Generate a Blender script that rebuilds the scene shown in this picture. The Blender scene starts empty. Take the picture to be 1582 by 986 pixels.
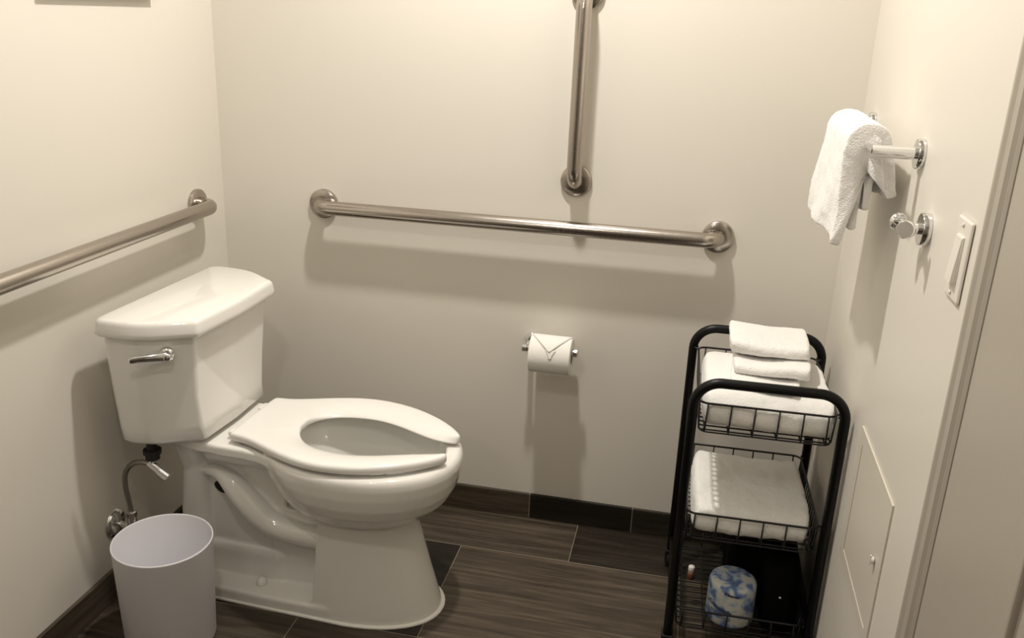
import bpy, bmesh, math, random
from math import sin, cos, pi, radians, sqrt
from mathutils import Vector, Matrix, noise
random.seed(7)
SC = bpy.context.scene
COL = SC.collection
W = 1.672          # room width
H = 2.46           # ceiling height
YF = -3.2          # wall behind the camera

# ------------------------------------------------------------------ materials
def srgb(r, g, b):
    f = lambda c: (c/255/12.92) if c/255 <= .04045 else ((c/255+.055)/1.055)**2.4
    return (f(r), f(g), f(b), 1)
def mat(name, col, rough=.5, metal=0, coat=0, spec=.5, sheen=0, trans=0, ior=1.5):
    m = bpy.data.materials.new(name); m.use_nodes = True
    b = m.node_tree.nodes['Principled BSDF']
    b.inputs['Base Color'].default_value = col
    b.inputs['Roughness'].default_value = rough
    b.inputs['Metallic'].default_value = metal
    b.inputs['Coat Weight'].default_value = coat
    b.inputs['Coat Roughness'].default_value = .05
    b.inputs['Specular IOR Level'].default_value = spec
    b.inputs['Sheen Weight'].default_value = sheen
    b.inputs['Transmission Weight'].default_value = trans
    b.inputs['IOR'].default_value = ior
    return m
def N(m, t, **kw):
    n = m.node_tree.nodes.new(t)
    for k, v in kw.items(): setattr(n, k, v)
    return n
def link(m, a, b): m.node_tree.links.new(a, b)
def math_(m, op, a, b=None, c=None):
    n = N(m, 'ShaderNodeMath', operation=op)
    for i, v in enumerate((a, b, c)):
        if v is None: continue
        if isinstance(v, (int, float)): n.inputs[i].default_value = v
        else: link(m, v, n.inputs[i])
    return n.outputs[0]
def bump_noise(m, scale, strength, dist=.002, detail=3, coord='Object'):
    b = m.node_tree.nodes['Principled BSDF']
    tc = N(m, 'ShaderNodeTexCoord'); nz = N(m, 'ShaderNodeTexNoise')
    nz.inputs['Scale'].default_value = scale; nz.inputs['Detail'].default_value = detail
    link(m, tc.outputs[coord], nz.inputs['Vector'])
    bp = N(m, 'ShaderNodeBump'); bp.inputs['Strength'].default_value = strength; bp.inputs['Distance'].default_value = dist
    link(m, nz.outputs['Fac'], bp.inputs['Height']); link(m, bp.outputs['Normal'], b.inputs['Normal'])
    return nz
WALLC = (.735, .695, .62, 1)
M = {}
M['wall'] = mat('wall_paint', WALLC, .42, spec=.35); bump_noise(M['wall'], 260, .10, .0006)
M['wall2'] = mat('low_bounce_wall', (.20, .17, .14, 1), .5); bump_noise(M['wall2'], 200, .1)  # unseen wall behind the camera, colour darkened to cut bounce light
M['ceiling'] = mat('ceiling_paint', (.62, .60, .56, 1), .8); bump_noise(M['ceiling'], 80, .2)  # unseen ceiling, colour lowered to cut bounce light
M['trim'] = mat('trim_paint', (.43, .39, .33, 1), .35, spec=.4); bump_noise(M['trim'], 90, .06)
M['panel'] = mat('panel_paint', (.70, .65, .565, 1), .38); bump_noise(M['panel'], 200, .05)
M['white_plastic'] = mat('white_plastic', (.78, .74, .67, 1), .28); bump_noise(M['white_plastic'], 120, .03)
M['porcelain'] = mat('porcelain', (.84, .825, .775, 1), .09, coat=.5); bump_noise(M['porcelain'], 9, .03, .004)
M['seat'] = mat('seat_plastic', (.86, .845, .80, 1), .16, coat=.25); bump_noise(M['seat'], 12, .02, .003)
M['caulk'] = mat('caulk', (.88, .87, .82, 1), .5); bump_noise(M['caulk'], 60, .2)
M['bin'] = mat('bin_plastic', (.70, .69, .715, 1), .45, spec=.3); bump_noise(M['bin'], 300, .04)
M['chrome'] = mat('chrome', (.80, .80, .80, 1), .10, 1); bump_noise(M['chrome'], 40, .02)
M['braid'] = mat('braided_steel', (.32, .30, .28, 1), .35, 1); bump_noise(M['braid'], 700, .6, .001)
M['black'] = mat('black_metal', (.003, .003, .003, 1), .36, spec=.25); bump_noise(M['black'], 400, .05)
M['wire'] = mat('black_wire', (.008, .008, .009, 1), .35); bump_noise(M['wire'], 400, .05)
M['rubber'] = mat('black_rubber', (.006, .006, .006, 1), .6); bump_noise(M['rubber'], 200, .1)
M['bag_shade'] = mat('bag_shade_black', (.002, .002, .002, 1), .8, spec=.08); bump_noise(M['bag_shade'], 900, .4, .0005)  # near-black bag colour that also carries the shade around it
M['dark'] = mat('recess_shade', (.01, .009, .008, 1), .8); bump_noise(M['dark'], 50, .1)  # near-black colour painting the shade inside recesses
M['orange'] = mat('orange_plastic', (.22, .085, .035, 1), .4); bump_noise(M['orange'], 90, .05)
M['paper'] = mat('tissue_paper', (.86, .84, .79, 1), .9, spec=.1, sheen=.2); bump_noise(M['paper'], 180, .15, .0006)
M['card'] = mat('cardboard', (.45, .36, .26, 1), .9); bump_noise(M['card'], 90, .2)
M['art'] = mat('art_print', (.20, .18, .15, 1), .5); bump_noise(M['art'], 30, .1)
M['print'] = mat('print_ink', (.05, .06, .13, 1), .6); bump_noise(M['print'], 50, .02)
M['water'] = mat('water', (.92, .93, .92, 1), .02, trans=.85, ior=1.33); bump_noise(M['water'], 6, .03)
# brushed steel: fine streaks round the tube
def steel(name, axis):
    m = mat(name, (.44, .40, .36, 1), .30, 1)
    b = m.node_tree.nodes['Principled BSDF']
    tc = N(m, 'ShaderNodeTexCoord'); mp = N(m, 'ShaderNodeMapping'); nz = N(m, 'ShaderNodeTexNoise')
    s = [30, 30, 30]; s[axis] = 500
    mp.inputs['Scale'].default_value = s; nz.inputs['Scale'].default_value = 1.0
    link(m, tc.outputs['Object'], mp.inputs['Vector']); link(m, mp.outputs['Vector'], nz.inputs['Vector'])
    mr = N(m, 'ShaderNodeMapRange'); mr.inputs['To Min'].default_value = .16; mr.inputs['To Max'].default_value = .32
    link(m, nz.outputs['Fac'], mr.inputs['Value']); link(m, mr.outputs['Result'], b.inputs['Roughness'])
    bp = N(m, 'ShaderNodeBump'); bp.inputs['Strength'].default_value = .12; bp.inputs['Distance'].default_value = .0004
    link(m, nz.outputs['Fac'], bp.inputs['Height']); link(m, bp.outputs['Normal'], b.inputs['Normal'])
    return m
M['steel_x'] = steel('brushed_steel_x', 0); M['steel_y'] = steel('brushed_steel_y', 1); M['steel_z'] = steel('brushed_steel_z', 2)
# terry towelling
def terry(name, col):
    m = mat(name, col, .95, spec=.08, sheen=.35)
    b = m.node_tree.nodes['Principled BSDF']
    b.inputs['Sheen Roughness'].default_value = .6
    tc = N(m, 'ShaderNodeTexCoord')
    a = N(m, 'ShaderNodeTexNoise'); a.inputs['Scale'].default_value = 330; a.inputs['Detail'].default_value = 3
    v = N(m, 'ShaderNodeTexNoise'); v.inputs['Scale'].default_value = 60; v.inputs['Detail'].default_value = 4
    link(m, tc.outputs['Object'], a.inputs['Vector']); link(m, tc.outputs['Object'], v.inputs['Vector'])
    s = math_(m, 'ADD', a.outputs['Fac'], math_(m, 'MULTIPLY', v.outputs['Fac'], .9))
    bp = N(m, 'ShaderNodeBump'); bp.inputs['Strength'].default_value = .75; bp.inputs['Distance'].default_value = .0022
    link(m, s, bp.inputs['Height']); link(m, bp.outputs['Normal'], b.inputs['Normal'])
    return m
M['terry'] = terry('white_terry', (.88, .865, .825, 1))
# wood-look tile (floor and tile skirting)
def tile_mat(name, along, across, row0, rowh, joint0, step, period, grout=True, seed=0.):
    m = mat(name, (.1, .08, .06, 1), .42, spec=.35)
    b = m.node_tree.nodes['Principled BSDF']
    tc = N(m, 'ShaderNodeTexCoord'); sp = N(m, 'ShaderNodeSeparateXYZ')
    link(m, tc.outputs['Object'], sp.inputs[0])
    u = sp.outputs[along]; v = sp.outputs[across]
    r = math_(m, 'DIVIDE', math_(m, 'ADD', math_(m, 'MULTIPLY', v, -1), row0), rowh)
    k = math_(m, 'FLOOR', r); fr = math_(m, 'FRACT', r)
    uu = math_(m, 'DIVIDE', math_(m, 'ADD', math_(m, 'ADD', u, math_(m, 'MULTIPLY', k, step)), -joint0), period)
    ku = math_(m, 'FLOOR', uu); fu = math_(m, 'FRACT', uu)
    idv = N(m, 'ShaderNodeCombineXYZ'); link(m, k, idv.inputs[0]); link(m, ku, idv.inputs[1])
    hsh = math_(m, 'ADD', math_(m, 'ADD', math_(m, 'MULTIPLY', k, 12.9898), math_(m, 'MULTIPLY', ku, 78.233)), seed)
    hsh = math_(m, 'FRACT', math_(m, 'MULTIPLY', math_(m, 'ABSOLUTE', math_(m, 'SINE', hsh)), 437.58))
    # grain
    off = math_(m, 'MULTIPLY', hsh, 17.0)
    cv = N(m, 'ShaderNodeCombineXYZ')
    link(m, math_(m, 'ADD', math_(m, 'MULTIPLY', u, 2.6), off), cv.inputs[0]); link(m, math_(m, 'MULTIPLY', v, 46.0), cv.inputs[1]); link(m, off, cv.inputs[2])
    g = N(m, 'ShaderNodeTexNoise'); g.inputs['Scale'].default_value = 1.0; g.inputs['Detail'].default_value = 6; g.inputs['Roughness'].default_value = .62
    g.inputs['Distortion'].default_value = .6
    link(m, cv.outputs[0], g.inputs['Vector'])
    cv2 = N(m, 'ShaderNodeCombineXYZ')
    link(m, math_(m, 'ADD', math_(m, 'MULTIPLY', u, 9.0), off), cv2.inputs[0]); link(m, math_(m, 'MULTIPLY', v, 260.0), cv2.inputs[1])
    g2 = N(m, 'ShaderNodeTexNoise'); g2.inputs['Scale'].default_value = 1.0; g2.inputs['Detail'].default_value = 3
    link(m, cv2.outputs[0], g2.inputs['Vector'])
    gs = math_(m, 'ADD', math_(m, 'MULTIPLY', g.outputs['Fac'], .75), math_(m, 'MULTIPLY', g2.outputs['Fac'], .25))
    cr = N(m, 'ShaderNodeValToRGB'); link(m, gs, cr.inputs['Fac'])
    cr.color_ramp.elements[0].position = .30; cr.color_ramp.elements[0].color = (.022, .016, .010, 1)
    cr.color_ramp.elements[1].position = .68; cr.color_ramp.elements[1].color = (.125, .100, .072, 1)
    e = cr.color_ramp.elements.new(.5); e.color = (.062, .048, .033, 1)
    tone = math_(m, 'ADD', math_(m, 'MULTIPLY', hsh, 1.0), .18)  # plank tone per tile, with shade put into the dark ones
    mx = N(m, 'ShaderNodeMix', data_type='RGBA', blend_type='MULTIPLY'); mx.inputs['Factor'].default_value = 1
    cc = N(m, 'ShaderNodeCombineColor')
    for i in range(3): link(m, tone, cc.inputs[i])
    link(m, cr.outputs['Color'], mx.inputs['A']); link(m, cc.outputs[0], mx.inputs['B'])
    # grout lines
    gw = .0011
    du = math_(m, 'MULTIPLY', math_(m, 'MINIMUM', fu, math_(m, 'SUBTRACT', 1.0, fu)), period)
    dv = math_(m, 'MULTIPLY', math_(m, 'MINIMUM', fr, math_(m, 'SUBTRACT', 1.0, fr)), rowh)
    d = math_(m, 'MINIMUM', du, dv if grout else math_(m, 'MULTIPLY', v, .45))
    isg = math_(m, 'LESS_THAN', d, gw)
    mg = N(m, 'ShaderNodeMix', data_type='RGBA'); link(m, isg, mg.inputs['Factor'])
    link(m, mx.outputs['Result'], mg.inputs['A']); mg.inputs['B'].default_value = (.24, .205, .155, 1)
    link(m, mg.outputs['Result'], b.inputs['Base Color'])
    bp = N(m, 'ShaderNodeBump'); bp.inputs['Strength'].default_value = .25; bp.inputs['Distance'].default_value = .001
    link(m, gs, bp.inputs['Height']); link(m, bp.outputs['Normal'], b.inputs['Normal'])
    return m
M['floor'] = tile_mat('wood_look_tile', 0, 1, .2, .4, 1.07, .301, .9, seed=60.4033)  # seed chosen to bake shade into the darker floor tiles
M['base_x'] = tile_mat('wood_look_skirting_x', 0, 2, 10, 30, .923, 0, .2995, False, seed=30.551000000000002)  # seed chosen so the shaded skirting tiles come out dark
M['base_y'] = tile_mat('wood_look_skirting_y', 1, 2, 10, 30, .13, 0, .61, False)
# printed wrapper: pale paper with blue watercolour patches
def wrapper():
    m = mat('printed_wrapper', (.8, .8, .75, 1), .6, spec=.25)
    b = m.node_tree.nodes['Principled BSDF']
    tc = N(m, 'ShaderNodeTexCoord')
    a = N(m, 'ShaderNodeTexNoise'); a.inputs['Scale'].default_value = 26; a.inputs['Detail'].default_value = 2; a.inputs['Distortion'].default_value = .8
    c = N(m, 'ShaderNodeTexVoronoi'); c.inputs['Scale'].default_value = 38
    link(m, tc.outputs['Object'], a.inputs['Vector']); link(m, tc.outputs['Object'], c.inputs['Vector'])
    s = math_(m, 'ADD', a.outputs['Fac'], math_(m, 'MULTIPLY', c.outputs['Distance'], .22))
    cr = N(m, 'ShaderNodeValToRGB'); link(m, s, cr.inputs['Fac'])
    el = cr.color_ramp.elements
    el[0].position = .50; el[0].color = (.13, .19, .38, 1)
    el[1].position = .68; el[1].color = (.62, .62, .57, 1)
    e = el.new(.56); e.color = (.26, .36, .53, 1)
    e = el.new(.61); e.color = (.45, .53, .60, 1)
    link(m, cr.outputs['Color'], b.inputs['Base Color'])
    return m
M['wrap'] = wrapper()

# ------------------------------------------------------------------ mesh helpers
def finish(bm, name, m, parent=None, smooth=True, recalc=True, angle=None, mw=None):
    if recalc: bmesh.ops.recalc_face_normals(bm, faces=bm.faces[:])
    me = bpy.data.meshes.new(name); bm.to_mesh(me); bm.free()
    if smooth:
        for p in me.polygons: p.use_smooth = True
        if angle: me.set_sharp_from_angle(angle=radians(angle))
    me.materials.append(M[m] if isinstance(m, str) else m)
    o = bpy.data.objects.new(name, me); COL.objects.link(o)
    if parent: o.parent = parent
    return o
def thing(name, label, cat, loc=(0, 0, 0), rz=0, group=None):
    o = bpy.data.objects.new(name, None); COL.objects.link(o); o.empty_display_size = .05
    o.location = loc; o.rotation_euler = (0, 0, rz)
    tag(o, label, cat, group); return o
def tag(o, label, cat, group=None):
    o['label'] = label; o['category'] = cat
    if group: o['group'] = group
    return o
def struct(o, label=None):
    o['kind'] = 'structure'
    if label: o['label'] = label
    return o
def box(bm, a, b, bev=0, seg=2):
    a, b = Vector(a), Vector(b)
    r = bmesh.ops.create_cube(bm, size=1)
    vs = r['verts']
    for v in vs: v.co = Vector(((a[i]+b[i])/2 + v.co[i]*(b[i]-a[i]) for i in range(3)))
    if bev:
        es = list({e for v in vs for e in v.link_edges})
        bmesh.ops.bevel(bm, geom=es, offset=bev, segments=seg, affect='EDGES', profile=.5)
def loft(bm, rings, cap0=True, cap1=True, closed=True):
    R = [[bm.verts.new(p) for p in r] for r in rings]
    n = len(R[0])
    for a, b in zip(R, R[1:]):
        for i in range(n if closed else n-1):
            j = (i+1) % n
            bm.faces.new((a[i], a[j], b[j], b[i]))
    if cap0: bm.faces.new(R[0][::-1])
    if cap1: bm.faces.new(R[-1])
    return R
def frames(path):
    T = []
    for i in range(len(path)):
        a = path[max(i-1, 0)]; b = path[min(i+1, len(path)-1)]
        T.append((b-a).normalized())
    n = T[0].orthogonal().normalized(); out = []
    for t in T:
        n = (n - t*n.dot(t)).normalized(); out.append((n, t.cross(n))) 
    return out
def tube(bm, path, r, seg=16, caps=True, closed=False):
    path = [Vector(p) for p in path]
    if closed:
        n = len(path); F = []
        for i, p in enumerate(path):
            t = (path[(i+1) % n]-path[i-1]).normalized(); u = t.orthogonal().normalized() if abs(t.z) > .9 else Vector((0, 0, 1)).cross(t).normalized()
            F.append((u, t.cross(u)))
        rings = [[bm.verts.new(p+u*r*cos(2*pi*k/seg)+v*r*sin(2*pi*k/seg)) for k in range(seg)] for p, (u, v) in zip(path, F)]
        for i in range(n):
            a, b = rings[i], rings[(i+1) % n]
            for k in range(seg): bm.faces.new((a[k], a[(k+1) % seg], b[(k+1) % seg], b[k]))
        return
    rr = r if isinstance(r, (list, tuple)) else [r]*len(path)
    rings = [[p+u*q*cos(2*pi*k/seg)+v*q*sin(2*pi*k/seg) for k in range(seg)] for p, (u, v), q in zip(path, frames(path), rr)]
    loft(bm, rings, caps, caps)
def fillet(pts, rad, n=8):
    pts = [Vector(p) for p in pts]; out = [pts[0]]
    for i in range(1, len(pts)-1):
        p, a, b = pts[i], pts[i-1], pts[i+1]
        da, db = (a-p).normalized(), (b-p).normalized()
        ang = da.angle(db); r = rad[i-1] if isinstance(rad, (list, tuple)) else rad
        d = r/math.tan(ang/2)
        s, e = p+da*d, p+db*d
        c = p+(da+db).normalized()*(r/sin(ang/2))
        vs, ve = s-c, e-c; tot = vs.angle(ve); ax = vs.cross(ve).normalized()
        for k in range(n+1): out.append(c + Matrix.Rotation(tot*k/n, 3, ax) @ vs)
    out.append(pts[-1]); return out
def smooth_path(pts, n=8):
    P = [Vector(p) for p in pts]; P = [P[0]*2-P[1]]+P+[P[-1]*2-P[-2]]; out = []
    for i in range(1, len(P)-2):
        for k in range(n):
            t = k/n; a, b, c, d = P[i-1:i+3]
            out.append(.5*((2*b)+(-a+c)*t+(2*a-5*b+4*c-d)*t*t+(-a+3*b-3*c+d)*t**3))
    out.append(P[-2]); return out
def lathe(bm, prof, origin, axis, seg=40):
    """prof: (radius, height along axis)"""
    axis = Vector(axis).normalized(); u = axis.orthogonal().normalized(); v = axis.cross(u); o = Vector(origin)
    rings = []
    for r, h in prof:
        r = max(r, 1e-5)
        rings.append([o+axis*h+u*r*cos(2*pi*k/seg)+v*r*sin(2*pi*k/seg) for k in range(seg)])
    loft(bm, rings, True, True)
def mod(o, t, **kw):
    m = o.modifiers.new(t.lower(), t)
    for k, v in kw.items(): setattr(m, k, v)
    return m

# ------------------------------------------------------------------ room shell
def slab(name, a, b, m, **k):
    bm = bmesh.new(); box(bm, a, b); return struct(finish(bm, name, m, smooth=False))
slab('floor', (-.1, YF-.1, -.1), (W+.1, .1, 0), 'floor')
slab('wall_back', (0, 0, 0), (W, .1, H), 'wall')
slab('wall_left', (-.1, YF-.1, 0), (0, .1, H), 'wall')
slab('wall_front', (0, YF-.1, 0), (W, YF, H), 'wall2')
slab('ceiling', (-.1, YF-.1, H), (W+.1, .1, H+.1), 'ceiling')
DY0, DY1, DH = -1.145, -1.95, 2.03      # door in the right wall
bm = bmesh.new(); box(bm, (W, DY0, 0), (W+.1, .1, H)); box(bm, (W, DY1, DH), (W+.1, DY0, H)); box(bm, (W, YF-.1, 0), (W+.1, DY1, H))
struct(finish(bm, 'wall_right', 'wall', smooth=False))
# door slab with recessed panels
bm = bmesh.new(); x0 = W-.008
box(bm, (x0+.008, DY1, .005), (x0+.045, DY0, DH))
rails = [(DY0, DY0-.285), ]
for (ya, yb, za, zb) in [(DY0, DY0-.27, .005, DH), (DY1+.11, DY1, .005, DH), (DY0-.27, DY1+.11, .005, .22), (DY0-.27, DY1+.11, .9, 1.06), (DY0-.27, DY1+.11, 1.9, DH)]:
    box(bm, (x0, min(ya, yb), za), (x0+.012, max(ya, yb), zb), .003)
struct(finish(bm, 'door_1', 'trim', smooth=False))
# moulded casing profile swept up the jamb and over the head
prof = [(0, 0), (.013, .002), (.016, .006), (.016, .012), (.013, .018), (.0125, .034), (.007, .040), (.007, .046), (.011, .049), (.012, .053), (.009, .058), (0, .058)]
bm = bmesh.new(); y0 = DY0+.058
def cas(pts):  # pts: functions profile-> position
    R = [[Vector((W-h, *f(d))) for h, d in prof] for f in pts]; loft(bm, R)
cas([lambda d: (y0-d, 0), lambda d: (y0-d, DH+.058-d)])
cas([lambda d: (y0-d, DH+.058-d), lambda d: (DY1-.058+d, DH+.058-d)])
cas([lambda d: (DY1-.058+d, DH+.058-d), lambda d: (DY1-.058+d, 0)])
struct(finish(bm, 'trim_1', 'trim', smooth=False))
# tile skirtings, bullnosed top
HB, TB = .080, .010
def skirting(name, a, b, m):
    bm = bmesh.new(); box(bm, a, b, .003, 2); struct(finish(bm, name, m, smooth=False))
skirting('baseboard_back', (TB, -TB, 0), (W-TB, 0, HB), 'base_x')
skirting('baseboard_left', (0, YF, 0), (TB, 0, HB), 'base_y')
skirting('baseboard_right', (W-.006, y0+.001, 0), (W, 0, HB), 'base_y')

# ------------------------------------------------------------------ toilet
TO = thing('toilet', 'white two-piece ceramic toilet with open-front seat against the left wall', 'toilet', (.09, -.455, 0), radians(-2.2))
def ring_egg(z, xb, xf, w, n=64, xc=None, p=2.0):
    xc = xc if xc is not None else xb+(xf-xb)*.48
    out = []
    for k in range(n):
        t = 2*pi*k/n; c, s = cos(t), sin(t)
        rx = (xf-xc) if c > 0 else (xc-xb)
        e = 2/p
        out.append(Vector((xc+rx*math.copysign(abs(c)**e, c), w*math.copysign(abs(s)**e, s), z)))
    return out
bm = bmesh.new()
outer = [(.245, .36, .60, .085), (.255, .345, .635, .108), (.27, .33, .664, .128), (.29, .315, .692, .150), (.315, .30, .716, .169), (.345, .285, .732, .182),
         (.375, .27, .741, .189), (.400, .262, .744, .191), (.415, .258, .742, .190), (.423, .260, .737, .187), (.427, .265, .730, .181)]
inner = [(.427, .325, .708, .152), (.421, .331, .703, .146), (.40, .333, .701, .143), (.36, .338, .690, .135), (.325, .35, .662, .117), (.295, .365, .62, .092), (.272, .385, .56, .06), (.262, .41, .50, .03)]
loft(bm, [ring_egg(z, a, b, w, p=2.15) for z, a, b, w in outer]+[ring_egg(z, a, b, w) for z, a, b, w in inner])
def prism(bm, pts, z0, z1, n=0, s0=1, s1=1, bev=0):
    """vertical prism from an xy outline, optionally bevelled on top"""
    c = Vector((sum(p[0] for p in pts)/len(pts), sum(p[1] for p in pts)/len(pts)))
    def rg(z, d):
        out = []
        for p in pts:
            v = Vector(p)-c; l = v.length; v = v*((l-d)/l); out.append(Vector((c.x+v.x, c.y+v.y, z)))
        return out
    rs = [rg(z0, 0)]
    if bev: rs += [rg(z1-bev, 0), rg(z1-bev*.3, bev*.3), rg(z1, bev)]
    else: rs += [rg(z1, 0)]
    loft(bm, rs)
def rrect(x0, x1, h0, h1, r=.02, n=6):
    """rounded rectangle symmetric in y, half width h0 at x0 and h1 at x1"""
    cs = [(x1, h1), (x0, h0), (x0, -h0), (x1, -h1)]; pts = []
    path = fillet([Vector((x0+(x1-x0)/2, (h0+h1)/2, 0)), Vector((x0, h0, 0)), Vector((x0, -h0, 0)), Vector((x1, -h1, 0)), Vector((x1, h1, 0)), Vector((x0+(x1-x0)/2, (h0+h1)/2, 0))], r, n)
    return [(p.x, p.y) for p in path[:-1]]
# deck the tank sits on, running into the rim
dk = [(-.005, -.085), (.03, -.105), (.12, -.122), (.20, -.127), (.25, -.127), (.30, -.134), (.34, -.148), (.37, -.156), (.37, -.105), (.335, -.05), (.325, 0)]
dk = dk + [(x, -y) for x, y in dk[-2::-1]]
prism(bm, dk, .400, .427, bev=.006)
# rear column, web, lower web
loft(bm, [ring_egg(z, .018+a, .125, w, n=32, p=2.6) for z, a, w in [(0, 0, .085), (.05, 0, .082), (.2, .005, .075), (.32, .022, .08), (.40, .0, .095)]])
box(bm, (.08, -.052, 0), (.32, .052, .405)); box(bm, (.28, -.055, 0), (.46, .055, .242))
box(bm, (.12, -.085, .355), (.32, .085, .40), .012)
# front pedestal with a straight rear edge
def ped(z, xb, xf, w, n=28):
    xc = xb+.05
    pts = [Vector((xb, w*(.97), z)), Vector((xb, -w*.97, z))]
    for k in range(n+1):
        t = -pi/2+pi*k/n; pts.append(Vector((xc+(xf-xc)*abs(cos(t))**.86, w*math.copysign(abs(sin(t))**.93, sin(t)), z)))
    return pts
loft(bm, [ped(z, xb, xf, w) for z, xb, xf, w in [(0, .412, .702, .130), (.03, .414, .693, .1275), (.10, .418, .672, .121), (.17, .423, .652, .116), (.22, .427, .638, .113), (.262, .430, .626, .113), (.285, .435, .622, .113)]])
# base flange and the raised boss round the outlet
prism(bm, [(.02, -.10), (.06, -.118), (.15, -.127), (.30, -.129), (.46, -.129), (.46, .129), (.30, .129), (.15, .127), (.06, .118), (.02, .10)], 0, .036, bev=.006)
prism(bm, rrect(.05, .320, .066, .064, .03), 0, .122, bev=.018)
for s in (-1, 1):
    tp = [(.095, .050, .312, .016), (.125, .062, .322, .016), (.155, .069, .322, .018), (.187, .072, .303, .026), (.218, .073, .270, .032), (.250, .073, .238, .033), (.285, .072, .210, .031), (.34, .070, .194, .029), (.43, .066, .186, .028)]
    tp = [(x, s*y, z, q) for x, y, z, q in tp]
    cen = smooth_path([p[:3] for p in tp], 6); rads = [v.x for v in smooth_path([(p[3], 0, 0) for p in tp], 6)]
    tube(bm, cen, rads, 20)
bowl = finish(bm, 'bowl', 'porcelain', TO)
mod(bowl, 'REMESH', mode='VOXEL', voxel_size=.0036, use_smooth_shade=True)
mod(bowl, 'SMOOTH', factor=.5, iterations=5)
bm = bmesh.new(); R = ring_egg(.318, .352, .655, .114); R2 = ring_egg(.306, .358, .645, .110); loft(bm, [R2, R])
finish(bm, 'bowl_water', 'water', bowl)['label'] = 'still water in the bowl'
for s in (-1, 1):
    bm = bmesh.new(); lathe(bm, [(.0135, 0), (.0135, .006), (.0115, .013), (.007, .017), (0, .018)], (.260, s*.083, .035), (0, 0, 1), 28)
    finish(bm, 'bolt_cap', 'seat', TO)
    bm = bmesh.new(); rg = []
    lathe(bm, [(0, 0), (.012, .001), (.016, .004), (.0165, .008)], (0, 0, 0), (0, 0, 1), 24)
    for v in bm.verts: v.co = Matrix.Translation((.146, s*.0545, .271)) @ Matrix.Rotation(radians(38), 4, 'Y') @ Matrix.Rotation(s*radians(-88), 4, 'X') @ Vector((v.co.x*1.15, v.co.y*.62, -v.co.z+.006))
    finish(bm, 'hole_shade', 'dark', bowl)['label'] = 'dark lens painting the shade of the opening under the trapway'  # dark lens stands in for the shade inside the opening
# caulk bead
ol = [(.014, -.10), (.05, -.121), (.15, -.131), (.30, -.133), (.42, -.134)]
pp = [p for p in ped(0, .412, .709, .136)][3:-1]
ol = ol + [(p.x, p.y) for p in pp if p.x > .45] + [(x, -y) for x, y in ol[::-1]]
bm = bmesh.new(); prism(bm, ol, 0, .0065, bev=.0035); finish(bm, 'caulk_bead', 'caulk', TO)['label'] = 'white caulk bead round the base'
# seat
pr = [((.730, .050), (.722, .041)), ((.722, .066), (.706, .037)), ((.70, .091), (.682, .038)), ((.66, .124), (.645, .047)), ((.61, .153), (.60, .067)), ((.56, .174), (.55, .088)), ((.50, .186), (.50, .099)),
      ((.45, .186), (.45, .096)), ((.40, .175), (.405, .084)), ((.35, .156), (.376, .064)), ((.30, .133), (.362, .045)), ((.26, .116), (.356, .030)), ((.228, .112), (.354, .022)), ((.216, .111), (.353, .018)), ((.212, .104), (.352, .015)), ((.211, .05), (.352, .006)), ((.211, 0), (.352, 0))]
full = pr + [((a[0], -a[1]), (b[0], -b[1])) for a, b in pr[-2::-1]]
bm = bmesh.new(); rings = []
for i, (o, n) in enumerate(full):
    o, n = Vector(o), Vector(n); back = max(0, min(1, (.36-o.x)/.12))
    zi = .444+.012*back
    def P(f, z): q = o.lerp(n, f); return Vector((q.x, q.y, z))
    wd = (o-n).length; e = min(.006/wd, .2)
    rings.append([P(0.02, .434), P(0, .439), P(0, .449), P(e*.5, .4545), P(e*1.8, .4575), P(.45, .457), P(.75, (zi+.457)/2+.001), P(1-e*.8, zi), P(1, zi-.004), P(1, .437), P(1-e, .434)])
loft(bm, rings)
st = finish(bm, 'seat', 'seat', TO); mod(st, 'SUBSURF', levels=2, render_levels=2)
for s in (-1, 1):
    bm = bmesh.new(); box(bm, (.197, s*.07-.018, .4245), (.228, s*.07+.018, .448), .005, 3); finish(bm, 'seat_hinge', 'seat', st)
    for x, y in ((.60, .125), (.33, .13)):
        bm = bmesh.new(); box(bm, (x-.015, s*y-.006, .4255), (x+.015, s*y+.006, .436), .002); finish(bm, 'seat_bumper', 'seat', st)
# tank
def tank_ring(z, xb, hb, xs, xf, hf, d=0, bulge=.006):
    xb, hb, xf, hf = xb+d, hb-d, xf-d, hf-d
    P = [(xb, hb), (xs, hb-.001), (xf, hf), (xf+bulge, 0), (xf, -hf), (xs, -hb+.001), (xb, -hb)]
    path = fillet([Vector((xb, 0, z))]+[Vector((x, y, z)) for x, y in P]+[Vector((xb, 0, z))], [.022, .16, .016, .35, .016, .16, .022], 8)
    return path[:-1]
bm = bmesh.new()
tz = [(.4335, .198, .060, .166, .134, .014), (.438, .199, .060, .168, .135, .006), (.447, .201, .062, .169, .136, 0), (.48, .206, .064, .165, .138, 0), (.56, .215, .070, .165, .148, 0), (.65, .223, .075, .171, .154, 0), (.712, .226, .078, .177, .158, 0)]
loft(bm, [tank_ring(z, -.012+.0*i, hb, xs, xf, hf, d) for i, (z, hb, xs, xf, hf, d) in enumerate(tz)])
tk = finish(bm, 'tank', 'porcelain', TO, angle=50)
bm = bmesh.new()
lz = [(.7125, .004), (.7105, .001), (.714, -.0015), (.722, -.001), (.738, .001), (.744, .003), (.7475, .0065), (.749, .012)]
loft(bm, [tank_ring(z, -.022, .238, .088, .194, .170, d, .008) for z, d in lz])
finish(bm, 'tank_lid', 'porcelain', TO, angle=60)
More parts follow.
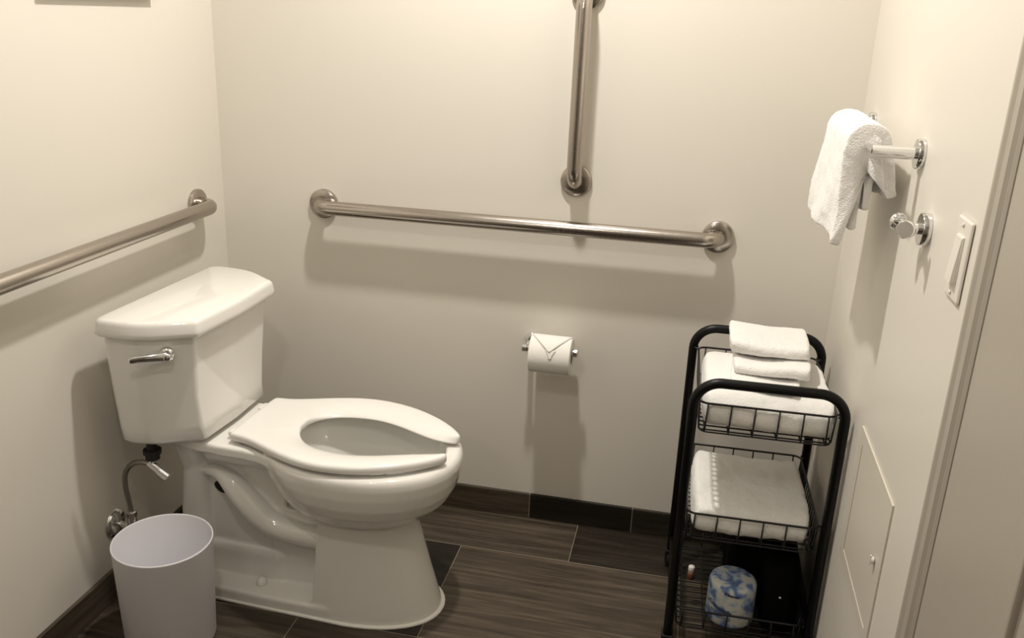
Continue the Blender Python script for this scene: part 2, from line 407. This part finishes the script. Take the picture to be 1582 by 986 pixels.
# trip lever on the angled near side of the tank
fd = Vector((.098, .068, 0)).normalized(); fn = Vector((fd.y, -fd.x, 0))
pv = Vector((.127, -.1915, .672))+fn*.001
bm = bmesh.new(); lathe(bm, [(.016, 0), (.016, .003), (.013, .006), (.008, .008), (.0075, .016), (.010, .018), (.010, .026), (.006, .029), (0, .030)], pv, fn, 28)
lv = finish(bm, 'flush_lever', 'chrome', tk); lv['label'] = 'chrome flush lever'
bm = bmesh.new(); rings = []
for t, w, h, dz in [(-.012, .007, .004, 0), (0, .011, .006, 0), (.02, .0105, .005, .001), (.045, .0085, .004, .001), (.060, .0075, .0035, .001), (.074, .007, .0035, .0), (.077, .004, .002, .0)]:
    c = pv-fd*t+fn*(.022+.004*sin(t*30))+Vector((0, 0, dz))
    rings.append([c+Vector((0, 0, 1))*w*cos(a)+fn*h*sin(a) for a in [2*pi*k/16 for k in range(16)]])
loft(bm, rings); finish(bm, 'lever_arm', 'chrome', tk)['label'] = 'chrome lever arm'

# ------------------------------------------------------------------ water supply under the tank
SV = thing('supply_valve', 'chrome angle stop valve with braided hose on the left wall below the toilet tank', 'valve', (0, -.612, .188))
bm = bmesh.new(); lathe(bm, [(.0, .0005), (.038, .0005), (.038, .003), (.030, .009), (.012, .014), (0, .014)], (0, 0, 0), (1, 0, 0), 36); finish(bm, 'escutcheon', 'chrome', SV)
bm = bmesh.new(); tube(bm, [(.005, 0, 0), (.050, 0, 0)], .008, 16); tube(bm, [(.048, 0, -.012), (.048, 0, .028)], .0115, 20); lathe(bm, [(.013, 0), (.013, .012), (.009, .014)], (.048, 0, .028), (0, 0, 1), 6)
finish(bm, 'valve_body', 'chrome', SV, angle=40)
bm = bmesh.new(); tube(bm, [(.055, 0, 0), (.075, 0, 0)], .006, 12)
lathe(bm, [(.012, 0), (.015, .003), (.015, .009), (.012, .012)], (.072, 0, 0), (1, 0, 0), 24)
for v in bm.verts:
    if v.co.x > .0715: v.co.y *= 1.25; v.co.z *= .75
finish(bm, 'valve_handle', 'chrome', SV)
bm = bmesh.new(); tube(bm, smooth_path([(.048, 0, .040), (.045, 0, .07), (.042, -.002, .11), (.048, -.004, .148), (.070, -.006, .176), (.098, -.008, .186), (.122, -.009, .184)], 8), .0062, 14); finish(bm, 'braided_hose', 'braid', SV)
bm = bmesh.new(); lathe(bm, [(.011, 0), (.0165, .004), (.0165, .016), (.021, .018), (.021, .028), (.012, .030), (.012, .046)], (.128, -.008, .196), (0, 0, 1), 10)
finish(bm, 'coupling_nut', M['rubber'], SV, angle=40)
bm = bmesh.new(); tube(bm, [(.126, -.008, .205), (.126, -.008, .178)], .009, 16); tube(bm, [(.118, -.008, .189), (.146, -.008, .168)], .0115, 16); lathe(bm, [(.009, 0), (.0135, .002), (.0135, .026), (.010, .028)], (.142, -.008, .171), (.8, 0, -.55), 20)
finish(bm, 'elbow_fitting', 'chrome', SV, angle=40)

# ------------------------------------------------------------------ waste bin
WB = thing('waste_bin', 'white round plastic waste bin on the floor before the toilet', 'waste bin', (.217, -.742, 0))
bm = bmesh.new()
lathe(bm, [(.092, 0), (.097, .002), (.099, .008), (.1075, .255), (.1085, .258), (.1080, .261), (.1062, .2615), (.1050, .259), (.0965, .012), (.094, .006), (0, .005)], (0, 0, 0), (0, 0, 1), 72)
finish(bm, 'bin_body', 'bin', WB)

# ------------------------------------------------------------------ grab bars
def grab_bar(label, p0, p1, out, m, group='brushed steel grab bars'):
    """p0,p1 flange centres on the wall; out = wall normal"""
    p0, p1, out = Vector(p0), Vector(p1), Vector(out)
    t = thing('grab_bar', label, 'grab bar', (p0+p1)/2, 0, None)
    q0, q1 = p0-t.location, p1-t.location; d = .057; dr = (q1-q0).normalized()
    bm = bmesh.new(); tube(bm, fillet([q0+out*.004, q0+out*d, q1+out*d, q1+out*.004], .040, 10), .019, 24); finish(bm, 'rail', m, t)
    for q in (q0, q1):
        bm = bmesh.new(); lathe(bm, [(0, .0006), (.0400, .0006), (.0405, .003), (.0400, .010), (.037, .0125), (.0195, .0135), (.0185, .010)], q, out, 44)
        f = finish(bm, 'flange', m, t, angle=45)
    return t
grab_bar('long horizontal brushed steel grab bar on the back wall above the toilet roll', (.3046, 0, .8893), (1.3714, 0, .8893), (0, -1, 0), 'steel_x')
grab_bar('vertical brushed steel grab bar on the back wall', (1.0006, 0, 1.0053), (1.0006, 0, 1.4625), (0, -1, 0), 'steel_z')
grab_bar('horizontal brushed steel grab bar on the left wall above the toilet tank', (0, -.1456, .8904), (0, -1.06, .8904), (1, 0, 0), 'steel_y')

# ------------------------------------------------------------------ toilet roll and holder
PH = thing('toilet_roll_holder', 'chrome toilet roll holder on the back wall', 'toilet roll holder', (.904, 0, .5605))
bm = bmesh.new(); lathe(bm, [(0, .0006), (.018, .0006), (.018, .008), (.016, .010), (0, .010)], (0, 0, 0), (0, -1, 0), 32); finish(bm, 'flange', 'chrome', PH, angle=45)
bm = bmesh.new(); tube(bm, [(0, -.006, 0), (0, -.078, 0)], .0075, 16)
finish(bm, 'post', 'chrome', PH)
bm = bmesh.new(); tube(bm, [(-.010, -.078, 0), (.128, -.078, 0)], .0085, 20); lathe(bm, [(.0095, 0), (.0125, .002), (.0125, .010), (.010, .012)], (.128, -.078, 0), (1, 0, 0), 24)
lathe(bm, [(.0085, 0), (.011, .002), (.011, .014), (.0085, .016)], (-.012, -.078, 0), (1, 0, 0), 24)
finish(bm, 'roll_bar', 'chrome', PH, angle=45)
TR = thing('toilet_roll', 'white toilet roll with a folded triangular end, hanging on the wall holder', 'toilet roll', (.9725, -.078, .5486))
def roll_mesh(bm, hw, r, core, seg=64):
    rings = []
    for rr, x in [(core, -hw), (r-.003, -hw), (r-.0006, -hw+.0012), (r, -hw+.004), (r, hw-.004), (r-.0006, hw-.0012), (r-.003, hw), (core, hw)]:
        rings.append([Vector((x, rr*cos(2*pi*k/seg), rr*sin(2*pi*k/seg))) for k in range(seg)])
    R = loft(bm, rings, False, False)
    for k in range(seg): j = (k+1) % seg; bm.faces.new((R[0][k], R[0][j], R[-1][j], R[-1][k]))
RR = .0510
bm = bmesh.new(); roll_mesh(bm, .0555, RR, .021); finish(bm, 'paper_roll', 'paper', TR, angle=50)
bm = bmesh.new(); tube(bm, [(-.0552, 0, 0), (.0552, 0, 0)], .0212, 32, caps=False); tube(bm, [(-.0552, 0, 0), (.0552, 0, 0)], .0198, 32, caps=False); finish(bm, 'cardboard_core', 'card', TR)
# hotel-style triangular flap wrapped over the front of the roll; y-axis toward camera is -y
bm = bmesh.new(); rows = []; nr = 16
for j in range(nr+1):
    f = j/nr; a = radians(98 - 72*f)           # from the top of the roll round to the front
    v0, v1 = sin(radians(26-21)), sin(radians(98-21)); hw = .0545*max(0, (sin(a-radians(21))-v0)/(v1-v0)) + .0006
    rows.append([Vector((x*hw+.001*f, -(RR+.0012+.0022*f)*cos(a), (RR+.0012+.0022*f)*sin(a))) for x in [(-1+2*i/8) for i in range(9)]])
R = [[bm.verts.new(p) for p in r] for r in rows]
for a, b in zip(R, R[1:]):
    for i in range(8): bm.faces.new((a[i], a[i+1], b[i+1], b[i]))
fl = finish(bm, 'folded_flap', 'paper', TR); mod(fl, 'SOLIDIFY', thickness=.0009, offset=1)
bm = bmesh.new(); rows = []
for j in range(9):
    f = j/8; a = radians(32 - 26*f); hw = .0035+.011*(1-f)**1.5
    rows.append([Vector((x*hw+.004, -(RR+.0010)*cos(a), (RR+.0010)*sin(a))) for x in (-1, -.5, 0, .5, 1)])
R = [[bm.verts.new(p) for p in r] for r in rows]
for a, b in zip(R, R[1:]):
    for i in range(4): bm.faces.new((a[i], a[i+1], b[i+1], b[i]))
fl = finish(bm, 'under_fold', 'paper', TR); mod(fl, 'SOLIDIFY', thickness=.0010, offset=1)

# ------------------------------------------------------------------ towel bar, hook, hanging towel
TBx, TBz = 1.595, 1.207
TBR = thing('towel_bar', 'chrome towel bar on the right wall', 'towel bar', (W, -.405, TBz))
bx = TBx-W
for y in (-.245, .245):
    bm = bmesh.new(); lathe(bm, [(0, .0006), (.0255, .0006), (.0255, .010), (.0245, .0115), (0, .0115)], (0, y, 0), (-1, 0, 0), 36); finish(bm, 'flange', 'chrome', TBR, angle=40)
    bm = bmesh.new(); tube(bm, [(-.010, y, 0), (bx-.006, y, 0)], .0105, 24); finish(bm, 'post', 'chrome', TBR, angle=40)
bm = bmesh.new(); tube(bm, [(bx, -.250, 0), (bx, .250, 0)], .0075, 20); finish(bm, 'bar', 'chrome', TBR, angle=40)
# towel: inverted-U strips over the bar; a folded outer layer and a folded inner layer
def hang(bm, y0, y1, xo, xi, zo, zi, r, t, sv=0.):
    """strip draped over the bar; xo/zo: room-side bottom edge (near, far); xi/zi: wall-side bottom edge"""
    F = [0, .012, .04, .1, .2, .3, .4, .5, .6, .7, .8, .9, .96, .988, 1]; rings = []
    cx, cz = TBx, TBz; lerp = lambda p, f: p[0]+(p[1]-p[0])*f
    for j, f in enumerate(F):
        y = y0+(y1-y0)*f; zob, zib = lerp(zo, f)+.006*sin(f*6+sv), lerp(zi, f)+.006*sin(f*5+1+sv)
        path = []; U = [0, .03, .09, .2, .32, .45, .58, .7, .82, .92, 1]
        for u in U:
            z = zob+(cz-zob)*u; k = sin(pi*min(1, u*1.2))*.006
            path.append(Vector((lerp(xo, f)*(1-u)+(cx-r)*u+(.005*sin(f*9+z*30+sv))*(1-u)-k*0, 0, z)))
        for i in range(1, 10):
            a = pi-pi*i/10; path.append(Vector((cx+r*cos(a), 0, cz+r*sin(a)*1.08)))
        for u in U[::-1]:
            u = 1-u; z = cz+(zib-cz)*u
            path.append(Vector(((cx+r)*(1-u)+lerp(xi, f)*u+.003*sin(f*8+z*25+sv)*u, 0, z)))
        L, Rr = [], []; n = len(path)-1
        es = {0: .80, len(F)-1: .80}.get(j, 1)
        for i, p in enumerate(path):
            a = path[max(i-1, 0)]; b = path[min(i+1, n)]; d = (b-a).normalized(); nn = Vector((-d.z, 0, d.x))
            tt = t*es*(.8 if i in (0, n) else 1)
            yo = y+.007*sin(i*.22+sv)*(1-2*f)
            L.append(Vector((p.x+nn.x*tt/2, yo, p.z+nn.z*tt/2))); Rr.append(Vector((p.x-nn.x*tt/2, yo, p.z-nn.z*tt/2)))
        rings.append(L+Rr[::-1])
    loft(bm, rings)
HT = thing('hanging_towel', 'white terry towel folded over the chrome towel bar on the right wall', 'towel', (0, 0, 0))
tx = bpy.data.textures.new('soft_noise', 'CLOUDS'); tx.noise_scale = .035
tf = bpy.data.textures.new('pile_noise', 'CLOUDS'); tf.noise_scale = .006
def cloth_mods(o, s=.004, lv=2, fine=.0016):
    mod(o, 'SUBSURF', levels=lv, render_levels=lv)
    mod(o, 'DISPLACE', texture=tx, strength=s, mid_level=.5, texture_coords='GLOBAL')
    if fine: mod(o, 'DISPLACE', texture=tf, strength=fine, mid_level=.5, texture_coords='GLOBAL')
bm = bmesh.new(); hang(bm, -.590, -.300, (1.566, 1.545), (1.648, 1.652), (1.022, 1.040), (1.112, 1.100), .0300, .019); o = finish(bm, 'outer_layer', 'terry', HT); cloth_mods(o, .005)
bm = bmesh.new(); hang(bm, -.582, -.305, (1.586, 1.568), (1.610, 1.618), (1.045, 1.06), (1.084, 1.085), .0140, .014, 1.3); o = finish(bm, 'inner_layer', 'terry', HT); cloth_mods(o, .003)

HK = thing('robe_hook', 'chrome double robe hook on the right wall below the towel bar', 'hook', (W, -.778, 1.104))
bm = bmesh.new(); lathe(bm, [(0, .0006), (.0265, .0006), (.0265, .012), (.0255, .0135), (0, .0135)], (0, 0, 0), (-1, 0, 0), 36); finish(bm, 'flange', 'chrome', HK, angle=40)
bm = bmesh.new(); tube(bm, [(-.012, 0, 0), (-.030, 0, 0)], .0095, 20)
finish(bm, 'stem', 'chrome', HK, angle=40)
for s in (-1, 1):
    bm = bmesh.new(); tube(bm, smooth_path([(-.024, 0, 0), (-.032, s*.014, .001), (-.038, s*.026, .003)], 5), .0075, 16)
    d = Vector((-.45, s*.85, .1)).normalized()
    lathe(bm, [(.0075, 0), (.0135, .001), (.0145, .003), (.0145, .009), (.0130, .011), (0, .011)], Vector((-.038, s*.026, .003)), d, 28); finish(bm, 'prong', 'chrome', HK, angle=40)

# ------------------------------------------------------------------ light switch, access panel, picture
LS = thing('light_switch', 'white light switch with a raised rocker on the right wall beside the door casing', 'light switch', (W, -.978, 1.106))
bm = bmesh.new(); box(bm, (-.0052, -.035, -.0575), (-.0004, .035, .0575), .0035, 3); finish(bm, 'wall_plate', 'white_plastic', LS, smooth=False)
bm = bmesh.new(); box(bm, (-.0075, -.0165, -.0335), (-.005, .0165, .0335), .0008); finish(bm, 'rocker_frame', 'white_plastic', LS, smooth=False)
bm = bmesh.new()
vs = [(-.006, -.0145, -.0315), (-.006, .0145, -.0315), (-.006, .0145, .0315), (-.006, -.0145, .0315), (-.0135, -.0145, -.0315), (-.0135, .0145, -.0315), (-.0085, .0145, .0315), (-.0085, -.0145, .0315)]
v = [bm.verts.new(p) for p in vs]
for f in ((0, 1, 2, 3), (7, 6, 5, 4), (0, 4, 5, 1), (2, 6, 7, 3), (1, 5, 6, 2), (0, 3, 7, 4)): bm.faces.new([v[i] for i in f])
finish(bm, 'rocker', 'white_plastic', LS, smooth=False)
for z in (-.048, .048):
    bm = bmesh.new(); lathe(bm, [(.003, 0), (.003, .0012), (0, .0018)], (-.0058, 0, z), (-1, 0, 0), 14); finish(bm, 'screw', 'white_plastic', LS)

AP = thing('access_panel', 'white painted access hatch low in the right wall', 'access panel', (W, -.742, .525))
bm = bmesh.new(); oy, oz, iy, iz = .156, .145, .128, .117
for a, b in [((-.003, -oy, iz), (-.0003, oy, oz)), ((-.003, -oy, -oz), (-.0003, oy, -iz)), ((-.003, -oy, -iz), (-.0003, -iy, iz)), ((-.003, iy, -iz), (-.0003, oy, iz))]: box(bm, a, b)
finish(bm, 'frame', 'panel', AP, smooth=False)
bm = bmesh.new(); box(bm, (-.0012, -iy, -iz), (-.0005, iy, iz)); finish(bm, 'gap_shade', 'dark', AP, smooth=False)['label'] = 'dark sheet painting the shade round the hatch door'  # dark sheet paints the shade in the seam round the door
bm = bmesh.new(); box(bm, (-.0020, -iy+.0034, -iz+.0010), (-.001, iy-.0012, iz-.0022)); hd = finish(bm, 'hatch_door', 'panel', AP, smooth=False)
bm = bmesh.new(); tube(bm, [(-.0038, -.112, .013), (-.009, -.112, .013)], .006, 18); box(bm, (-.0105, -.114, .004), (-.008, -.110, .022), .0008); finish(bm, 'latch', 'white_plastic', hd, smooth=False)

PF = thing('picture_frame', 'framed picture on the left wall at the top edge of view, its lower edge showing', 'picture', (0, -.472, 1.60))
bm = bmesh.new(); d = .022; hw, hh, fw = .190, .190, .022
for a, b in [((.0005, -hw, -hh), (d, hw, -hh+fw)), ((.0005, -hw, hh-fw), (d, hw, hh)), ((.0005, -hw, -hh+fw), (d, -hw+fw, hh-fw)), ((.0005, hw-fw, -hh+fw), (d, hw, hh-fw))]: box(bm, a, b, .001)
finish(bm, 'frame', 'rubber', PF, smooth=False)
bm = bmesh.new(); box(bm, (.0005, -hw+fw, -hh+fw), (.012, hw-fw, hh-fw)); finish(bm, 'print', 'art', PF, smooth=False)

# ------------------------------------------------------------------ trolley
XL, XR, YB, YN = 1.342, 1.650, -.140, -.498
TOPZ = .690; TRD = .0108
CT = thing('trolley', 'black metal three-tier wire basket trolley in the right corner', 'trolley', ((XL+XR)/2, (YB+YN)/2, 0), radians(1.2))
O = Vector(CT.location)
def loc(p): return Vector(p)-O
for y in (YB, YN):
    bm = bmesh.new(); tube(bm, fillet([loc((XL, y, .055)), loc((XL, y, TOPZ)), loc((XR, y, TOPZ)), loc((XR, y, .055))], .055, 12), TRD, 20); fr = finish(bm, 'end_frame', 'black', CT)
    for x in (XL, XR):
        cs = bmesh.new(); s = -1 if x == XL else 1
        cx = x-(.006 if x == XL else 0)
        tube(cs, [loc((x, y, .05)), loc((x, y, .070))], .0075, 14)
        box(cs, loc((x-.013, y-.012, .044)), loc((x+.013, y+.016, .053)), .002)
        for k in (-1, 1): box(cs, loc((x+k*.012-.0015, y-.010, .014)), loc((x+k*.012+.0015, y+.026, .048)), .001)
        c = finish(cs, 'caster', 'rubber', CT, smooth=False)
        bw = bmesh.new(); lathe(bw, [(0, 0), (.020, 0), (.0225, .002), (.0235, .005), (.0235, .013), (.0225, .016), (.020, .018), (0, .018)], loc((x-.009, y+.008, .0238)), (1, 0, 0), 30); finish(bw, 'wheel', 'rubber', c)
for z in (.092,):   # low side rails tying the two end frames together
    for x in (XL, XR):
        bm = bmesh.new(); tube(bm, [loc((x, YB, z)), loc((x, YN, z))], .006, 12); finish(bm, 'side_rail', 'black', CT)
def basket(zr, depth, nf=6, ns=16, taper=.004):
    x0, x1, y0, y1 = XL+.013, XR-.013, YN+.004, YB-.004
    zb = zr-depth; w = .0019
    bm = bmesh.new()
    def rect(z, d, r, rad=.02):
        q = [(x0+d, y0+d, z), (x1-d, y0+d, z), (x1-d, y1-d, z), (x0+d, y1-d, z)]
        m0 = Vector(((x0+x1)/2, y0+d, z))
        path = fillet([m0]+[Vector(q[1]), Vector(q[2]), Vector(q[3]), Vector(q[0])]+[m0], rad, 5)[:-1]
        tube(bm, [loc(p) for p in path], r, 8, closed=True)
    rect(zr, 0, .0026); rect(zb, taper, w)
    for i in range(nf):     # wires running front to back, up both ends
        x = x0+.018+(x1-x0-.036)*i/(nf-1); xb = x0+taper+.012+(x1-x0-2*taper-.024)*i/(nf-1)
        tube(bm, [loc(p) for p in fillet([(x, y0, zr), (xb, y0+taper, zb), (xb, y1-taper, zb), (x, y1, zr)], .006, 4)], w, 8)
    for i in range(ns):     # wires running side to side, up both sides
        y = y0+.018+(y1-y0-.036)*i/(ns-1); yb = y0+taper+.012+(y1-y0-2*taper-.024)*i/(ns-1)
        tube(bm, [loc(p) for p in fillet([(x0, y, zr), (x0+taper, yb, zb), (x1-taper, yb, zb), (x1, y, zr)], .006, 4)], w, 8)
    for x in (x0, x1):      # lugs welded to the legs
        for y in (y0, y1):
            xx = XL if x == x0 else XR
            tube(bm, [loc((xx, y, zr)), loc((x, y, zr))], .0026, 8)
            tube(bm, [loc((x, y+(.02 if y == y0 else -.02), zr)), loc((xx, y, zr))], .0026, 8)
    return finish(bm, 'wire_basket', 'wire', CT)
basket(.640, .068); basket(.374, .064); basket(.122, .050)

# ------------------------------------------------------------------ folded towels
def folded(name, label, cat, x0, x1, yf, yb, z0, nl, t, group=None, seedv=0., s=.005, skew=0, rz=0, end=.86):
    """towel folded nl times front-to-back; the rounded folds face the front (yf) and back (yb)"""
    cx, cy = (x0+x1)/2, (yf+yb)/2
    o = thing(name, label, cat, (cx, cy, z0), radians(rz), group)
    L0, L1 = yf-cy, yb-cy; r = t/2
    path = []; m = 9
    for k in range(nl):                      # layer k centreline
        z = r+k*t
        q = t*.62+.002
        a, b = (L0+q, L1-q) if (k+nl) % 2 else (L1-q, L0+q)
        for i in range(m): path.append((a+(b-a)*i/(m-1), z))
        if k < nl-1:
            sg = 1 if b > a else -1
            for i in range(1, 5):
                th = -pi/2+pi*i/5; path.append((b+sg*cos(th)*t*.62, z+r+r*sin(th)))
    if nl % 2:                               # want a fold, not the raw edge, at the front on top
        pass
    prof_l, prof_r = [], []
    P = [Vector((y, z)) for y, z in path]
    for i, p in enumerate(P):
        a = P[max(i-1, 0)]; b = P[min(i+1, len(P)-1)]; d = (b-a).normalized(); nn = Vector((-d.y, d.x))
        h = r*.93*(.7 if i in (0, len(P)-1) else 1)
        prof_l.append(p+nn*h); prof_r.append(p-nn*h)
    prof = prof_l+prof_r[::-1]
    n = 14; hx = (x1-x0)/2; rings = []
    for j in range(n+1):
        f = j/n; x = -hx+2*hx*f
        e = min(f, 1-f)*2*hx; sh = 1 if e > .012 else end+(1-end)*(e/.012)
        zc = nl*t/2
        sag = .004*sin(f*5+seedv)
        rings.append([Vector((x+skew*q.x+.003*sin(q.y*90+seedv), q.x*(1-.004*(1-sh))+.003*sin(f*6+seedv+q.y*60), max(.0008, q.y*(.92+.08*sh)+sag*q.y/(nl*t)))) for q in prof])
    bm = bmesh.new(); loft(bm, rings)
    me = finish(bm, 'folded_cloth', 'terry', o); cloth_mods(me, s)
    return o
G = None
folded('bath_towel', 'thick folded white bath towel filling the top basket of the trolley, under the small towels', 'towel', 1.361, 1.640, -.476, -.156, .5725, 2, .0405, s=.006, seedv=.4, rz=1.2)
folded('bath_towel', 'folded white bath towel filling the middle basket of the trolley', 'towel', 1.365, 1.624, -.478, -.158, .3145, 2, .036, s=.007, seedv=2.2, rz=1.2)
folded('hand_towel', 'lowest of the three small folded white towels on the top basket bath towel', 'towel', 1.421, 1.570, -.440, -.22, .6545, 2, .0088, s=.002, seedv=.9, rz=-3)
folded('hand_towel', 'middle small folded white towel, its front fold sticking out under the topmost one', 'towel', 1.428, 1.596, -.398, -.20, .6735, 2, .0135, s=.003, seedv=3.1, rz=-2)
folded('hand_towel', 'topmost and thickest of the three small folded white towels on the trolley', 'towel', 1.414, 1.592, -.352, -.185, .7025, 2, .0165, s=.004, seedv=1.7, rz=-1)

# ------------------------------------------------------------------ bottom basket contents
WR = thing('wrapped_toilet_roll', 'toilet roll in blue and white printed paper standing in the bottom basket', 'toilet roll', (1.484, -.425, .0735))
bm = bmesh.new(); r = .055; lathe(bm, [(0, .004), (.018, .001), (.045, 0), (.052, .002), (.0548, .007), (.0552, .02), (.0548, .085), (.0545, .096), (.0515, .103), (.044, .1065), (.018, .105), (0, .100)], (0, 0, 0), (0, 0, 1), 56)
finish(bm, 'paper_wrapper', 'wrap', WR)
def curved_text(s, size, r, z, ang, parent, shear=.3, rot=0, name='printed_word'):
    c = bpy.data.curves.new('txt', 'FONT'); c.body = s; c.size = size; c.shear = shear; c.align_x = 'CENTER'; c.extrude = .0003; c.offset = .00035; c.resolution_u = 3
    ob = bpy.data.objects.new('txt', c); COL.objects.link(ob)
    dg = bpy.context.evaluated_depsgraph_get(); me = bpy.data.meshes.new_from_object(ob.evaluated_get(dg))
    bpy.data.objects.remove(ob); bpy.data.curves.remove(c)
    for v in me.vertices:
        x, y, h = v.co
        x, y = x*cos(rot)-y*sin(rot), x*sin(rot)+y*cos(rot)
        a = ang+x/r; rr = r+h+.0004
        v.co = (rr*sin(a), -rr*cos(a), z+y)
    me.materials.clear(); me.materials.append(M['print'])
    o = bpy.data.objects.new(name, me); COL.objects.link(o); o.parent = parent; return o
curved_text('Cottonelle', .0145, .0556, .046, radians(-34), WR, .35, radians(-14))
curved_text('Kleenex', .0105, .0552, .088, radians(-4), WR, .2, radians(-6))
bm = bmesh.new(); pts = []
for off, th in ((0, .0016), (-.005, .0010)):
    A = [Vector((.0558*sin(a), -.0558*cos(a), .0375+off-.012*(a+.95)+.010*(a+.45)**2)) for a in [(-.95+.95*k/14) for k in range(15)]]
    tube(bm, A, th*.55, 6)
finish(bm, 'printed_swoosh', 'print', WR)
# black bag, enlarged and blackened to stand in for shade in the basket
BP = thing('bag_and_shade', 'black bag with the basket shade built in, beside and behind the wrapped roll', 'bag', (1.590, -.330, .0735))
PO = [(1.468, -.165), (1.634, -.165), (1.632, -.465), (1.553, -.467), (1.549, -.362), (1.472, -.352)]
PO = [Vector((x-1.590, y+.330, 0)) for x, y in PO]; m0 = (PO[0]+PO[1])/2
PO = fillet([m0]+PO[1:]+[PO[0], m0], [.03, .03, .025, .03, .03, .03], 6)[:-1]
cc = Vector((.0, .02, 0)); bm = bmesh.new()
loft(bm, [[Vector((cc.x+(p.x-cc.x)*k, cc.y+(p.y-cc.y)*k, z)) for p in PO] for z, k in [(0, .93), (.006, .98), (.05, 1), (.12, .99), (.155, .93), (.172, .82), (.178, .6)]])
bd = finish(bm, 'bag_shade_body', 'bag_shade', BP); mod(bd, 'DISPLACE', texture=tx, strength=.005, mid_level=.5, texture_coords='GLOBAL')
bm = bmesh.new(); lathe(bm, [(.004, 0), (.004, .002), (0, .004)], (-.003, -.136, .098), (-.2, -1, .2), 14); finish(bm, 'snap_button', 'chrome', BP)['label'] = 'small shiny snap'
# small white and orange item at the left of the bottom basket
SB = thing('small_object', 'small white and orange bottle at the left of the bottom basket', 'bottle', (1.392, -.300, .0735))
bm = bmesh.new(); lathe(bm, [(.007, 0), (.009, .002), (.009, .018), (.008, .021)], (0, 0, 0), (0, 0, 1), 20); finish(bm, 'object_body', 'orange', SB)
bm = bmesh.new(); lathe(bm, [(.007, .021), (.008, .022), (.008, .036), (.006, .038), (0, .038)], (0, 0, 0), (0, 0, 1), 20); finish(bm, 'object_top', 'white_plastic', SB)['label'] = 'white top'

# ------------------------------------------------------------------ lights (ceiling lamp, vanity lamps behind the viewer)
def lamp(name, kind, loc, power, size, col=(1, .86, .68), target=None, **kw):
    d = bpy.data.lights.new(name, kind); d.energy = power; d.color = col
    for k, v in kw.items(): setattr(d, k, v)
    if kind == 'AREA': d.shape = 'DISK'; d.size = size
    else: d.shadow_soft_size = size
    o = bpy.data.objects.new(name, d); COL.objects.link(o); o.location = loc
    if target is not None: o.rotation_euler = (Vector(target)-Vector(loc)).to_track_quat('-Z', 'Y').to_euler()
    return o
LC = (1, .95, .885)
lamp('ceiling_lamp', 'AREA', (.86, -.56, 2.39), 23.5, .09, LC, target=(.86, -.56, 0))
lamp('vanity_lamp', 'POINT', (.80, -1.66, 1.99), 11, .035, LC)
lamp('vanity_lamp', 'POINT', (.60, -2.75, 1.98), 6, .05, LC)
w = bpy.data.worlds.new('world'); SC.world = w; w.use_nodes = True
w.node_tree.nodes['Background'].inputs[0].default_value = (.9, .85, .75, 1); w.node_tree.nodes['Background'].inputs[1].default_value = .0

# ------------------------------------------------------------------ camera
yaw, pitch, roll, F = -.1959, .3283, .0417, 1379.06
f = Vector((sin(yaw)*cos(pitch), cos(yaw)*cos(pitch), -sin(pitch)))
r = Vector((cos(yaw), -sin(yaw), 0)); u = r.cross(f)
r2 = r*cos(roll)+u*sin(roll); u2 = -r*sin(roll)+u*cos(roll)
cd = bpy.data.cameras.new('camera'); cd.sensor_fit = 'HORIZONTAL'; cd.sensor_width = 36; cd.lens = 36*F/1582; cd.clip_start = .02
cam = bpy.data.objects.new('camera', cd); COL.objects.link(cam)
mw = Matrix((r2, u2, -f)).transposed().to_4x4(); mw.translation = Vector((1.2994, -2.2836, 1.4026)); cam.matrix_world = mw
SC.camera = cam
vs = SC.view_settings; vs.view_transform = 'Standard'; vs.look = 'None'; vs.gamma = 1; vs.use_curve_mapping = False; vs.exposure = 0.06
